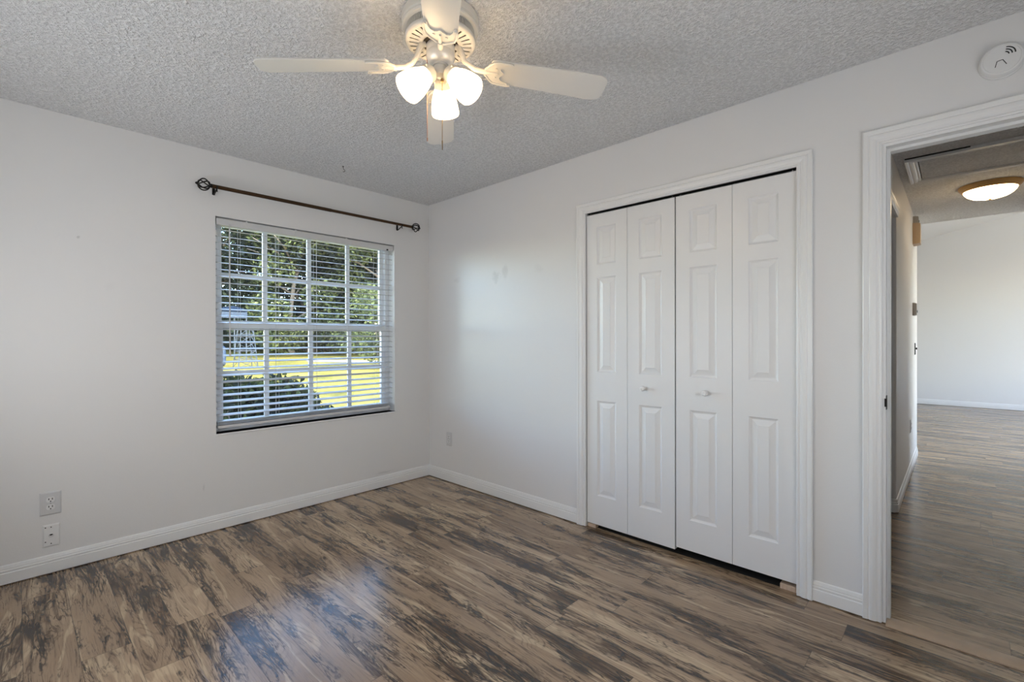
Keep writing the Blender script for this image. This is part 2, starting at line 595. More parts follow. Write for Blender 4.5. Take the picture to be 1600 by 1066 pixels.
def plain_window(name, mp, u0, u1, z0, z1, label, sky_block=True):
    r = thing(name, label, 'window', mp((u0 + u1) / 2, z0, 0.06), kind='structure')
    m = MB()
    for a, b, c, d in ((u0, u1, z0, z0 + .05), (u0, u1, z1 - .05, z1), (u0, u0 + .05, z0, z1), (u1 - .05, u1, z0, z1), (u0, u1, (z0 + z1) / 2 - .02, (z0 + z1) / 2 + .02)):
        p, q = mp(a, c, 0.04), mp(b, d, 0.09)
        m.box(min(p[0], q[0]), max(p[0], q[0]), min(p[1], q[1]), max(p[1], q[1]), c, d)
    m.build('window_frame', M_VINYL, r)
    if sky_block:  # opaque panel added to block the sky behind the fill light
        m = MB()
        p, q = mp(u0, z0, 0.025), mp(u1, z1, 0.030)
        m.box(min(p[0], q[0]), max(p[0], q[0]), min(p[1], q[1]), max(p[1], q[1]), z0, z1)
        m.build('sky_block_panel', M_BLIND, r)
    return r


plain_window('added_window_2', lambda u, z, d: (WW - d, u, z), 1.25, 2.85, 0.75, 2.1, 'added unseen window in the west bedroom wall for a fill light')  # window invented to carry the west fill light
plain_window('added_window_3', lambda u, z, d: (u, YS - d, z), 0.3, 1.9, 0.75, 2.1, 'added unseen window in the south bedroom wall for a fill light')  # unseen window, made up for the south fill light

# closet interior
w = MB().box(3.30, 3.42, HN, 2.0, 0, H).box(XB, 3.30, 1.88, 2.0, 0, H).box(XB, 3.30, 0.33, 0.43, 0, H)
struct(w, 'wall_closet', M_WALL, 'inside walls of the closet', 'wall')

# hall north wall: an opening with a head casing, then a bullnose corner and a long wall
OX0, OX1, OZ = 3.45, 4.25, 2.08
w = MB()
w.box(XB, OX0, HN, HN + .02, 0, H)
w.box(3.42, OX0, HN, 0.43, 0, H)
w.box(OX0, OX1, HN, 0.43, OZ, H)
pts = [(6.5, HN, 0), (6.5, 0.43, 0), (4.37, 0.43, 0), (4.37, 2.0, 0), (OX1, 2.0, 0)]
rr = 0.022
for k in range(7):
    a = PI + (PI / 2) * k / 6
    pts.append((OX1 + rr + rr * math.cos(a), HN + rr + rr * math.sin(a), 0))
w.prism(pts, (0, 0, H))
w.box(3.42, 4.37, 2.0, 2.1, 0, H)
struct(w, 'wall_hall_north', M_WALL, 'white hall wall seen edge on through the doorway', 'wall', smooth=True, angle=25)
w = MB().box(XB, HX, HS - .12, HS, 0, H)
struct(w, 'wall_hall_south', M_WALL, 'white hall wall right of the doorway', 'wall')

# far room with a sloping ceiling
def vz(y):
    return 3.185 - 0.23 * y


FX = 11.72
w = MB()
w.prism([(FX, -4.2, 0), (FX, 3.5, 0), (FX, 3.5, vz(3.5) + .2), (FX, -4.2, vz(-4.2) + .2)], (0.15, 0, 0))
struct(w, 'wall_far_east', M_WALL, 'bright white wall across the far room', 'wall')
w = MB()
w.prism([(HX - .1, HS - .12, H + .02), (HX - .1, 3.5, H + .02), (HX - .1, 3.5, vz(3.5) + .2), (HX - .1, -4.2, vz(-4.2) + .2), (HX - .1, -4.2, 0), (HX - .1, HS - .12, 0)], (0.098, 0, 0))
w.box(6.5, HX, HN, 3.5, 0, H)
struct(w, 'wall_far_west', M_WALL, 'white wall of the far room over the hall mouth', 'wall')
w = MB()
w.box(HX, FX, 3.5, 3.62, 0, 3.0)
struct(w, 'wall_far_north', M_WALL, 'white north wall of the far room', 'wall')
w = MB()
w.box(HX - .1, 7.7, -4.35, -4.2, 0, 4.4).box(10.7, FX + .15, -4.35, -4.2, 0, 4.4).box(7.7, 10.7, -4.35, -4.2, 0, 0.5).box(7.7, 10.7, -4.35, -4.2, 2.5, 4.4)
struct(w, 'wall_far_south', M_WALL, 'white south wall of the far room', 'wall')
plain_window('window_4', lambda u, z, d: (u, -4.2 - d, z), 7.7, 10.7, 0.5, 2.5, 'wide window of the far room', False)
w = MB().prism([(HX - .1, -4.35, vz(-4.35)), (HX - .1, 3.62, vz(3.62)), (HX - .1, 3.62, vz(3.62) + .15), (HX - .1, -4.35, vz(-4.35) + .15)], (FX + .25 - HX, 0, 0))
struct(w, 'ceiling_far', M_WALL, 'sloping white ceiling of the far room', 'ceiling')

# ---- baseboards
BB = [(0, 0.0), (0, 0.013), (0.052, 0.013), (0.056, 0.010), (0.060, 0.0115), (0.066, 0.0115), (0.070, 0.0085), (0.074, 0.009), (0.088, 0.0055), (0.092, 0.0)]


def base_run(name, mp, u0, u1, label):
    m = MB()
    rows = []
    for u in (u0, u1):
        rows += [mp(u, h, t) for h, t in BB]
    k = len(BB)
    f = [(i, (i + 1) % k, k + (i + 1) % k, k + i) for i in range(k)] + [tuple(range(k)), tuple(range(k, 2 * k))[::-1]]
    m.add(rows, f)
    return struct(m, name, M_TRIM, label, 'baseboard')


mpN = lambda u, h, t: (u, YW - t, h + 0.006)
mpE = lambda u, h, t: (XW - t, u, h + 0.006)
base_run('baseboard_north', mpN, WW, XW, 'white moulded baseboard under the window wall')
base_run('baseboard_east', mpE, 1.831, YW, 'white baseboard between the room corner and the closet')
base_run('baseboard_east_2', mpE, 0.301, 0.490, 'short white baseboard between closet and doorway')
base_run('baseboard_west', lambda u, h, t: (WW + t, u, h + .006), YS, YW, 'white baseboard along the west wall')
base_run('baseboard_south', lambda u, h, t: (u, YS + t, h + .006), WW, XW, 'white baseboard along the south wall')
base_run('baseboard_far', lambda u, h, t: (FX - t, u, h + .006), -4.2, 3.5, 'white baseboard along the far room wall')
# hall baseboard wraps the bullnose corner
m = MB()
path = [(OX1, 0.42), (OX1, HN + rr)]
for k in range(1, 6):
    a = PI + (PI / 2) * k / 6
    path.append((OX1 + rr + rr * math.cos(a), HN + rr + rr * math.sin(a)))
path += [(OX1 + rr, HN), (6.5, HN)]
m.sweep(path, [(-t, h) for h, t in BB], lambda x, y, h: (x, y, h + .006))
struct(m, 'baseboard_hall', M_TRIM, 'white baseboard wrapping the rounded hall corner', 'baseboard', smooth=True, angle=30)

# ---- casings
CAS = [(0, 0), (0, 0.010), (0.006, 0.013), (0.010, 0.0105), (0.016, 0.0105), (0.021, 0.0150), (0.030, 0.0175), (0.040, 0.0175), (0.045, 0.0145), (0.049, 0.0175), (0.062, 0.0190), (0.066, 0.0165), (0.066, 0)]


def casing(name, y0, y1, z1, label, zbot=0.003):
    m = MB()
    # travel so that the outside is on the left: up the far side, over, down the near side
    m.sweep([(y0, zbot), (y0, z1), (y1, z1), (y1, zbot)], CAS, lambda y, z, t: (XW - t, y, z))
    return struct(m, name, M_TRIM, label, 'trim')


casing('trim_1', CY0 + .002, CY1 - .002, CZ - .004, 'white moulded casing around the closet doors')
casing('trim_2', DY0 + .002, DY1 - .001, DZ - .002, 'white moulded casing around the open doorway')
# doorway jamb lining with stop, strike plate
dj = thing('door_1', 'white lined doorway with latch plate leading into the hall', 'doorway', (XW + .06, (DY0 + DY1) / 2, 0), kind='structure')
m = MB()
m.box(XW - .001, XB + .001, DY1 - .014, DY1 - .0002, 0.004, DZ - .014)
m.box(XW - .001, XB + .001, DY0 + .0002, DY0 + .014, 0.004, DZ - .014)
m.box(XW - .001, XB + .001, DY0 + .0002, DY1 - .0002, DZ - .014, DZ - .0002)
m.build('door_jamb', M_TRIM, dj)
m = MB()
m.box(XW + .042, XW + .082, DY1 - .026, DY1 - .014, 0.004, DZ - .026)
m.box(XW + .042, XW + .082, DY0 + .014, DY0 + .026, 0.004, DZ - .026)
m.box(XW + .042, XW + .082, DY0 + .014, DY1 - .014, DZ - .026, DZ - .014)
m.build('door_stop', M_TRIM, dj)
m = MB()
m.box(XW + .002, XW + .034, DY1 - .0165, DY1 - .014, 0.922, 0.982)
m.box(XW - .004, XW + .006, DY1 - .018, DY1 - .010, 0.935, 0.970)
m.build('strike_plate', M_DKMETAL, dj)
# hall-side casing and the head casing over the hall opening
m = MB()
m.sweep([(DY0 + .002, 0.003), (DY0 + .002, DZ), (DY1 - .001, DZ), (DY1 - .001, 0.003)], [(w_, t) for w_, t in CAS], lambda y, z, t: (XB + t, y, z))
struct(m, 'trim_3', M_TRIM, 'casing on the hall side of the doorway', 'trim')
m = MB()
m.sweep([(OX0 - .06, OZ), (OX1 + .002, OZ)], [(w_, t) for w_, t in CAS], lambda x, z, t: (x, HN - t, z))
struct(m, 'trim_4', M_TRIM, 'white head casing over the hall opening', 'trim')
# threshold strip
M_THR = plain('threshold_oak', (0.56, 0.42, 0.30), 0.45, 0.4, 0, 0.1, 60, 0.22)
m = MB()
k = 8
prof = [(2.545, 0.0)] + [(2.545 + 0.085 * i / k, 0.003 + 0.007 * math.sin(PI * (0.12 + 0.76 * i / k))) for i in range(k + 1)] + [(2.63, 0.0)]
m.prism([(x, DY0 + .014, z) for x, z in prof], (0, DY1 - DY0 - .029, 0))
struct(m, 'trim_5', M_THR, 'pale brown threshold strip across the doorway floor', 'trim', smooth=True)

# ------------------------------------------------------------------ window
win = thing('window_1', 'white single-hung grid window looking onto the yard', 'window', ((WX0 + WX1) / 2, 3.58, WZ0), kind='structure')
m = MB()
fw_ = 0.036
m.box(WX0, WX0 + fw_, 3.56, 3.62, WZ0, WZ1).box(WX1 - fw_, WX1, 3.56, 3.62, WZ0, WZ1)
m.box(WX0 + fw_, WX1 - fw_, 3.56, 3.62, WZ0, WZ0 + .03).box(WX0 + fw_, WX1 - fw_, 3.56, 3.62, WZ1 - .022, WZ1)
m.build('window_frame', M_VINYL, win, bevel=0.002)
sx0, sx1 = WX0 + fw_, WX1 - fw_
MX = (1.224, 1.540, 1.853)


def sash(name, y0, y1, z0, z1, zb, zt, zm):
    s_ = MB()
    s_.box(sx0, sx0 + .030, y0, y1, z0, z1).box(sx1 - .034, sx1, y0, y1, z0, z1)
    s_.box(sx0 + .03, sx1 - .034, y0, y1, z0, zb).box(sx0 + .03, sx1 - .034, y0, y1, zt, z1)
    for x in MX:
        s_.box(x - .016, x + .016, y0 + .006, y1 - .003, zb, zt)
    xs = [sx0 + .03] + [e for x in MX for e in (x - .016, x + .016)] + [sx1 - .034]
    for i in range(0, len(xs), 2):
        s_.box(xs[i], xs[i + 1], y0 + .006, y1 - .003, zm - .016, zm + .016)
    return s_.build(name, M_VINYL, win, bevel=0.002)


us = sash('upper_sash', 3.592, 3.617, 1.318, 2.008, 1.36, 1.992, 1.668)
ls = sash('lower_sash', 3.565, 3.590, 0.650, 1.356, 0.690, 1.308, 1.003)
g = MB()
g.box(sx0 + .02, sx1 - .02, 3.606, 3.609, 1.33, 2.0)
tag(g.build('pane', M_GLASS, us), kind=None)
g = MB()
g.box(sx0 + .02, sx1 - .02, 3.579, 3.582, 0.67, 1.33)
g.build('pane', M_GLASS, ls)
m = MB()
m.box(1.50, 1.58, 3.552, 3.566, 1.335, 1.352)
m.build('sash_lock', M_VINYL, ls)
m = MB()
m.box(WX0 - .0, WX1 + .012, YW - .008, 3.562, WZ0 - .012, WZ0 + .0)
m.build('window_sill', M_TRIM, win, bevel=0.003)

# ------------------------------------------------------------------ window blind
bl = thing('window_blind', 'white horizontal slat blind lowered in the window recess, slats open', 'blind', (1.545, 3.50, WZ0 + .012))
BX0, BX1 = 0.893, 2.198
m = MB()
m.box(BX0, BX1, 3.486, 3.536, 1.985, 2.024)
m.build('headrail', M_BLIND, bl)
m = MB()
m.prism([(BX0 - .004, 3.486, 1.978), (BX0 - .004, 3.480, 1.978), (BX0 - .004, 3.477, 1.982), (BX0 - .004, 3.477, 2.016), (BX0 - .004, 3.481, 2.022), (BX0 - .004, 3.486, 2.022)], (BX1 - BX0 + .006, 0, 0))
for x in (1.067, 1.39, 1.78):
    m.box(x - .006, x + .006, 3.4755, 3.4775, 1.978, 2.027)
m.build('valance', M_BLIND, bl)
m = MB()
zs = []
z = 1.952
while z > 0.715:
    zs.append(z)
    z -= 0.0435
tilt = math.radians(10)
for z in zs:
    arc = []
    for i in range(7):
        q = -0.025 + 0.05 * i / 6
        arc.append((q, 0.0022 * (1 - (q / .025) ** 2)))
    pr = [(y, h + .0014) for y, h in arc] + [(y, h - .0014) for y, h in arc[::-1]]
    pr = [(y * math.cos(tilt) - h * math.sin(tilt), y * math.sin(tilt) + h * math.cos(tilt)) for y, h in pr]
    m.prism([(BX0 + .002, 3.511 + y, z + h) for y, h in pr], (BX1 - BX0 - .004, 0, 0))
m.build('slats', M_BLIND, bl, smooth=True)
m = MB()
m.box(BX0 + .002, 2.172, 3.486, 3.536, 0.650, 0.668)
for i in range(3):
    m.box(BX0 + .003, 2.171, 3.487, 3.535, 0.6745 + i * .008, 0.6775 + i * .008)
m.build('bottom_rail', M_BLIND, bl, bevel=0.002)
m = MB()
for x in (1.03, 1.275, 1.545, 1.80, 2.05):
    for y in (3.4855, 3.5365):
        m.tube([(x, y, 1.985), (x, y, 0.668)], 0.0008, 5)
    for z in zs:
        m.tube([(x, 3.4855, z - .002), (x, 3.5365, z + .001)], 0.0005, 4)
for x in (1.262, 1.558):
    m.tube([(x, 3.511, 1.985), (x, 3.511, 0.668)], 0.0009, 5)
m.build('ladder_cords', M_CORD, bl)
m = MB()
m.tube([(0.962, 3.470, 1.972), (0.961, 3.464, 1.94), (0.961, 3.463, 1.145)], 0.0042, 8)
m.lathe([(.003, 0), (.0055, .004), (.0055, .03), (.003, .035)], (0.961, 3.463, 1.125), (0, 0, 1), 10)
m.tube([(0.962, 3.49, 1.99), (0.962, 3.470, 1.985), (0.962, 3.470, 1.968)], 0.0025, 8)
m.build('tilt_wand', M_BLIND, bl, smooth=True)
m = MB()
for dx in (0.0, 0.008):
    m.tube([(2.118 + dx, 3.480, 1.98), (2.118 + dx, 3.468, 1.95), (2.119 + dx * .4, 3.467, 1.90)], 0.0011, 5)
m.lathe([(.003, 0), (.007, .004), (.008, .018), (.004, .045), (.002, .048)], (2.120, 3.467, 1.852), (0, 0, 1), 10)
m.build('lift_cord', M_CORD, bl, smooth=True)
m = MB()
m.box(2.136, 2.152, 3.4745, 3.4785, 1.979, 1.990)
m.build('cord_lock', M_DKMETAL, bl)

# ------------------------------------------------------------------ curtain rod
RY, RZ = 3.40, 2.197
rod = thing('curtain_rod', 'dark bronze curtain rod with cage finials above the window', 'curtain rod', (1.58, RY, RZ))
m = MB()
m.tube([(0.845, RY, RZ), (1.62, RY, RZ)], 0.0122, 16)
m.tube([(1.60, RY, RZ), (2.335, RY, RZ)], 0.0108, 16)
m.lathe([(.012, 0), (.012, .012)], (1.60, RY, RZ), (1, 0, 0), 16)
m.build('rod', M_BRONZE, rod, smooth=True)
for sx, x0 in ((-1, 0.845), (1, 2.335)):
    m = MB()
    ax = (sx, 0, 0)
    m.lathe([(.0115, -.004), (.013, 0), (.013, .006), (.009, .009), (.007, .013)], (x0, RY, RZ), ax, 16)
    for k in range(6):
        a0 = 2 * PI * k / 6
        pts = []
        for i in range(13):
            q = i / 12
            rad = 0.004 + 0.031 * math.sin(PI * q)
            a = a0 + 1.5 * q
            pts.append((x0 + sx * (.012 + .062 * (1 - math.cos(PI * q)) / 2), RY + rad * math.cos(a), RZ + rad * math.sin(a)))
        m.tube(pts, 0.0040, 7)
    m.lathe([(.006, .072), (.009, .076), (.009, .080), (.006, .086), (.003, .089)], (x0, RY, RZ), ax, 14)
    m.build('finial', M_DKMETAL, rod, smooth=True)
for x in (0.872, 2.235):
    m = MB()
    m.box(x - .008, x + .008, YW - .004, YW - .0005, RZ - .036, RZ + .012)
    m.tube([(x, YW - .003, RZ - .035), (x, YW - .03, RZ - .03), (x, RY + .012, RZ - .018), (x, RY, RZ - .0145), (x, RY - .013, RZ - .010), (x, RY - .015, RZ + .004)], 0.0042, 8)
    m.tube([(x, RY - .004, RZ - .014), (x, RY - .006, RZ - .032)], 0.0040, 8)
    m.build('bracket', M_DKMETAL, rod, smooth=True)

# ------------------------------------------------------------------ closet bifold doors
PANEL_Z = [(0.218, 0.832), (1.016, 1.626), (1.708, 1.950)]
DX = XW + 0.006        # front face of the doors


def door_leaf(y0, y1, z0, z1):
    """moulded leaf with three raised panels, front face looks to -x"""
    m = MB()
    x = DX
    th = 0.034
    py0, py1 = y0 + 0.078, y1 - 0.078
    ys = [y0, py0, py1, y1]
    zl = [z0] + [q for p in PANEL_Z for q in p] + [z1]
    # perimeter stiles and rails on the front
    for i in range(3):
        for j in range(len(zl) - 1):
            if i == 1 and j % 2 == 1:
                continue
            m.add([(x, ys[i], zl[j]), (x, ys[i + 1], zl[j]), (x, ys[i + 1], zl[j + 1]), (x, ys[i], zl[j + 1])], [(0, 1, 2, 3)])
    steps = [(0, 0), (0.004, 0.0045), (0.011, 0.0085), (0.015, 0.0085), (0.040, 0.0025), (0.042, 0.0008)]
    for a, b in PANEL_Z:
        prev = None
        for ins, dp in steps:
            ring = [(x + dp, py0 + ins, a + ins), (x + dp, py1 - ins, a + ins), (x + dp, py1 - ins, b - ins), (x + dp, py0 + ins, b - ins)]
            if prev:
                m.add(prev + ring, [(k, (k + 1) % 4, 4 + (k + 1) % 4, 4 + k) for k in range(4)])
            prev = ring
        m.add(prev, [(0, 1, 2, 3)])
    # sides and back
    X1 = x + th
    m.add([(x, y0, z0), (x, y1, z0), (x, y1, z1), (x, y0, z1), (X1, y0, z0), (X1, y1, z0), (X1, y1, z1), (X1, y0, z1)],
          [(0, 4, 5, 1), (1, 5, 6, 2), (2, 6, 7, 3), (3, 7, 4, 0), (4, 7, 6, 5)])
    return m


def bifold(label, ya, yb, z0, ym, knob_y):
    r = thing('bifold_door', label, 'closet door', (DX + .017, (ya + yb) / 2, z0), 'closet bifold doors', 'thing')
    for a, b in ((ya, ym - .0012), (ym + .0012, yb)):
        o = door_leaf(a, b, z0, 2.034).build('door_leaf', M_DOOR, r)
    k = MB()
    k.lathe([(.010, 0), (.010, .003), (.0065, .006), (.0065, .014), (.012, .019), (.0165, .025), (.0165, .029), (.013, .034), (.006, .036), (.005, .0345)], (DX, knob_y, 0.936), (-1, 0, 0), 28)
    k.build('knob', M_TRIM, r, smooth=True)
    for y in (ya + .02, yb - .02):
        MB().lathe([(.004, 0), (.004, .012)], (DX + .017, y, 2.034), (0, 0, 1), 10).build('pivot_pin', M_STEEL, r, smooth=True)
    return r


bifold('white two-leaf bifold closet door nearer the room corner', 1.1655, 1.762, 0.030, 1.467, 1.352)
bifold('white two-leaf bifold closet door nearer the open doorway', 0.559, 1.1575, 0.048, 0.853, 0.986)
for (y0, y1, x0, x1, hh, lb) in ((1.700, 1.762, 2.577, 2.612, 0.022, 'small raw wood block on the floor under the closet door near the corner'),
                                 (0.560, 0.632, 2.580, 2.625, 0.026, 'small raw wood block on the floor under the closet door near the doorway')):
    m = MB().box(x0, x1, y0, y1, 0.0005, hh)
    for q in range(4):
        yy = y0 + (y1 - y0) * (q + .5) / 4
        m.box(x0 - .002, x0 + .001, yy - .004, yy + .004, .001, hh * .9)
    tag(m.build('wood_block', M_WOODBLK, bevel=0.002), lb, 'block', 'wood blocks under the closet doors')
# closet floor sheet, painted near-black for the deep shadow under the doors
struct(MB().box(XW + .030, 3.30, CY0 + .001, CY1 - .001, 0.0, 0.0012), 'floor_closet', plain('closet_floor_shadow', (0.02, 0.018, 0.016), 0.9), 'closet floor with the shadow under the doors painted black', 'floor')
# closet track
m = MB().box(DX + .006, DX + .030, CY0 + .004, CY1 - .004, CZ - .004, CZ - .0002)
struct(m, 'trim_6', M_DKMETAL, 'dark track above the closet doors', 'trim')

# ------------------------------------------------------------------ wall plates
def plate_box(m, mp, u0, u1, z0, z1, t, b=0.006):
    lo = [mp(u0, z0, 0), mp(u1, z0, 0), mp(u1, z1, 0), mp(u0, z1, 0)]
    mid = [mp(u0, z0, t * .45), mp(u1, z0, t * .45), mp(u1, z1, t * .45), mp(u0, z1, t * .45)]
    hi = [mp(u0 + b, z0 + b, t), mp(u1 - b, z0 + b, t), mp(u1 - b, z1 - b, t), mp(u0 + b, z1 - b, t)]
    f = [(0, 1, 2, 3), (8, 9, 10, 11)]
    for a in (0, 4):
        f += [(a + i, a + (i + 1) % 4, a + 4 + (i + 1) % 4, a + 4 + i) for i in range(4)]
    m.add(lo + mid + hi, f)


def disc(m, mp, u, z, ru, rz, t0, t1, n=20, cutz=None):
    pts = []
    for k in range(n):
        a = 2 * PI * k / n
        zz = rz * math.sin(a)
        if cutz:
            zz = max(-cutz, min(cutz, zz))
        pts.append((u + ru * math.cos(a), z + zz))
    v = [mp(p[0], p[1], t0) for p in pts] + [mp(p[0], p[1], t1) for p in pts]
    m.add(v, [tuple(range(n)), tuple(range(n, 2 * n))] + [(i, (i + 1) % n, n + (i + 1) % n, n + i) for i in range(n)])


def rect(m, mp, u0, u1, z0, z1, t0, t1):
    v = [mp(u, z, t) for t in (t0, t1) for u, z in ((u0, z0), (u1, z0), (u1, z1), (u0, z1))]
    m.add(v, [(0, 1, 2, 3), (4, 5, 6, 7)] + [(i, (i + 1) % 4, 4 + (i + 1) % 4, 4 + i) for i in range(4)])


def outlet(label, mp, u, z, wdt=0.074, hgt=0.118, mat=None, flip=1):
    r = thing('wall_outlet', label, 'outlet', mp(u, z - hgt / 2, 0.0))
    m = MB()
    plate_box(m, mp, u - wdt / 2, u + wdt / 2, z - hgt / 2, z + hgt / 2, 0.006)
    m.build('cover_plate', mat or M_PLATEG, r)
    m2 = MB()
    for dz in (0.0195, -0.0195):
        m = MB()
        disc(m, mp, u, z + dz, .0172, .0172, .004, .0085, 24, .0135)
        m.build('receptacle', M_PLATE, r)
        rect(m2, mp, u - .0085, u - .0050, z + dz - .001, z + dz + .0085, .0084, .0089)
        rect(m2, mp, u + .0050, u + .0085, z + dz - .001, z + dz + .0085, .0084, .0089)
        disc(m2, mp, u, z + dz - .0085, .003, .003, .0084, .0089, 10)
    m2.build('slot_holes', M_BLACK, r)
    m = MB()
    disc(m, mp, u, z, .003, .003, .005, .0072, 10)
    m.build('screw', M_STEEL, r)
    return r


mpn = lambda u, z, t: (u, YW - t - .0004, z)
mpe = lambda u, z, t: (XW - t - .0004, u, z)
outlet('grey-white duplex outlet on the window wall, upper of two plates at left', mpn, 0.1175, 0.369, 0.083, 0.121)
outlet('small duplex outlet on the closet wall near the room corner', mpe, 3.183, 0.369, 0.072, 0.116)
cp = thing('cable_plate', 'white phone and cable wall plate below the duplex outlet at left', 'wall plate', (0.12, YW, 0.141))
m = MB()
plate_box(m, mpn, 0.0865, 0.1515, 0.141, 0.257, 0.006)
m.build('cover_plate', M_PLATE, cp)
m = MB()
disc(m, mpn, 0.119, 0.199, .011, .009, .005, .0078, 18)
m.build('jack', M_PLATEG, cp)
m = MB()
disc(m, mpn, 0.119, 0.2035, .007, .0035, .0076, .0082, 14)
m.build('jack_socket', M_DKMETAL, cp)
for u, z_ in ((0.119, 0.243), (0.119, 0.157), (0.0975, 0.169), (0.0975, 0.244)):
    m = MB()
    disc(m, mpn, u, z_, .0028, .0028, .0055, .0072, 10)
    m.build('screw', M_DKMETAL, cp)

# ------------------------------------------------------------------ smoke alarm on the wall over the doorway
SY, SZ, SR = -0.121, 2.272, 0.061
sa = thing('smoke_alarm', 'round white smoke alarm on the wall above the doorway', 'smoke alarm', (XW, SY, SZ - SR))
m = MB()
m.lathe([(SR + .002, 0), (SR + .002, .007), (SR - .001, .010), (SR - .001, .026), (SR - .005, .032), (SR - .010, .0335), (SR - .011, .032), (SR - .012, .0335), (.0005, .0340)], (XW - .0004, SY, SZ), (-1, 0, 0), 56)
m.build('housing', M_PLATE, sa, smooth=True)
m = MB()
mps = lambda u, z, t: (XW - t - .0004, SY - u, SZ + z)     # u runs to the right as seen from the room


def arc_strip(m, cu, cz, r0, r1, a0, a1, t0, t1, n=10):
    pts = []
    for k in range(n + 1):
        a = a0 + (a1 - a0) * k / n
        pts.append((cu + r1 * math.cos(a), cz + r1 * math.sin(a)))
    for k in range(n + 1):
        a = a1 + (a0 - a1) * k / n
        pts.append((cu + r0 * math.cos(a), cz + r0 * math.sin(a)))
    N_ = len(pts)
    v = [mps(p[0], p[1], t0) for p in pts] + [mps(p[0], p[1], t1) for p in pts]
    m.add(v, [tuple(range(N_)), tuple(range(N_, 2 * N_))] + [(i, (i + 1) % N_, N_ + (i + 1) % N_, N_ + i) for i in range(N_)])


for q in range(3):
    arc_strip(m, 0.007, 0.012, 0.009 + q * .0085, 0.0125 + q * .0085, math.radians(-2), math.radians(82), .0338, .0346)
m.build('sound_symbol', M_BLACK, sa)
m = MB()
for a, b in (((-0.018, -0.027), (-0.013, -0.006)), ((-0.013, -0.006), (0.002, -0.004)), ((0.002, -0.004), (0.012, -0.024))):
    d = Vector((b[0] - a[0], b[1] - a[1])).normalized()
    nn = Vector((-d.y, d.x)) * .0011
    pts = [(a[0] + nn.x, a[1] + nn.y), (b[0] + nn.x, b[1] + nn.y), (b[0] - nn.x, b[1] - nn.y), (a[0] - nn.x, a[1] - nn.y)]
    v = [mps(p[0], p[1], .0338) for p in pts] + [mps(p[0], p[1], .0345) for p in pts]
    m.add(v, [(0, 1, 2, 3), (4, 5, 6, 7)] + [(i, (i + 1) % 4, 4 + (i + 1) % 4, 4 + i) for i in range(4)])
m.build('test_button_outline', M_BLACK, sa)

# ------------------------------------------------------------------ ceiling fan
FC = Vector((1.109, 1.422, 0))
fan = thing('ceiling_fan', 'white four-blade ceiling fan with three lit glass shades', 'ceiling fan', (FC.x, FC.y, 2.44))


def FP(x, y, z):
    return (FC.x + x, FC.y + y, z)


m = MB()
m.lathe([(.144, 2.4395), (.1455, 2.435), (.1445, 2.412), (.139, 2.408), (.1425, 2.405), (.1435, 2.400), (.141, 2.395), (.134, 2.392)], FP(0, 0, 0), (0, 0, 1), 64)
m.build('canopy', M_FAN, fan, smooth=True)
m = MB()
m.lathe([(.126, 2.394), (.124, 2.364)], FP(0, 0, 0), (0, 0, 1), 64)
m.build('motor_core', M_SLOT, fan, smooth=True)
m = MB()
for k in range(110):
    a = 2 * PI * k / 110
    a2 = a + 0.03
    w_ = 0.012
    r0, r1 = .1245, .1285
    pts = [FP(r * math.cos(q), r * math.sin(q), z) for r, q, z in ((r0, a - w_, 2.363), (r1, a - w_, 2.363), (r1, a + w_, 2.363), (r0, a + w_, 2.363),
                                                             (r0, a2 - w_, 2.395), (r1, a2 - w_, 2.395), (r1, a2 + w_, 2.395), (r0, a2 + w_, 2.395))]
    m.add(pts, [(0, 1, 2, 3), (4, 5, 6, 7), (0, 1, 5, 4), (1, 2, 6, 5), (2, 3, 7, 6), (3, 0, 4, 7)])
m.build('vent_grille', M_FAN, fan)
m = MB()
NS = 28
rings = [(.067, 2.3440), (.072, 2.3440), (.084, 2.3442), (.116, 2.3465), (.127, 2.349), (.131, 2.353), (.131, 2.362), (.128, 2.366)]
th_ = []
for k in range(NS):
    a = 2 * PI * k / NS
    th_ += [a, a + 2 * PI / NS * .28]
NT_ = len(th_)
v = [FP(r * math.cos(a), r * math.sin(a), z) for r, z in rings for a in th_]
f = []
for q in range(len(rings) - 1):
    for k in range(NT_):
        if q == 2 and k % 2 == 0:
            continue
        j = (k + 1) % NT_
        f.append((q * NT_ + k, q * NT_ + j, (q + 1) * NT_ + j, (q + 1) * NT_ + k))
m.add(v, f)
o = m.build('motor_plate', M_FAN, fan, smooth=True, angle=50)
sol = o.modifiers.new('thickness', 'SOLIDIFY')
sol.thickness = 0.003
sol.offset = 0
m = MB()
m.lathe([(.060, 2.358), (.066, 2.352), (.066, 2.347)], FP(0, 0, 0), (0, 0, 1), 40)
m.build('flywheel', M_SLOT, fan, smooth=True)
m = MB()
m.lathe([(.042, 2.350), (.050, 2.343), (.0535, 2.338), (.0535, 2.316), (.052, 2.312), (.0535, 2.308), (.0535, 2.296), (.047, 2.280), (.036, 2.271), (.030, 2.268), (.030, 2.262), (.024, 2.258)], FP(0, 0, 0), (0, 0, 1), 48)
m.build('switch_housing', M_SATIN, fan, smooth=True)
m = MB()
m.lathe([(.026, 2.262), (.030, 2.252), (.031, 2.236), (.026, 2.226), (.016, 2.221), (.007, 2.218)], FP(0, 0, 0), (0, 0, 1), 24)
m.build('light_fitter', M_SATIN, fan, smooth=True)

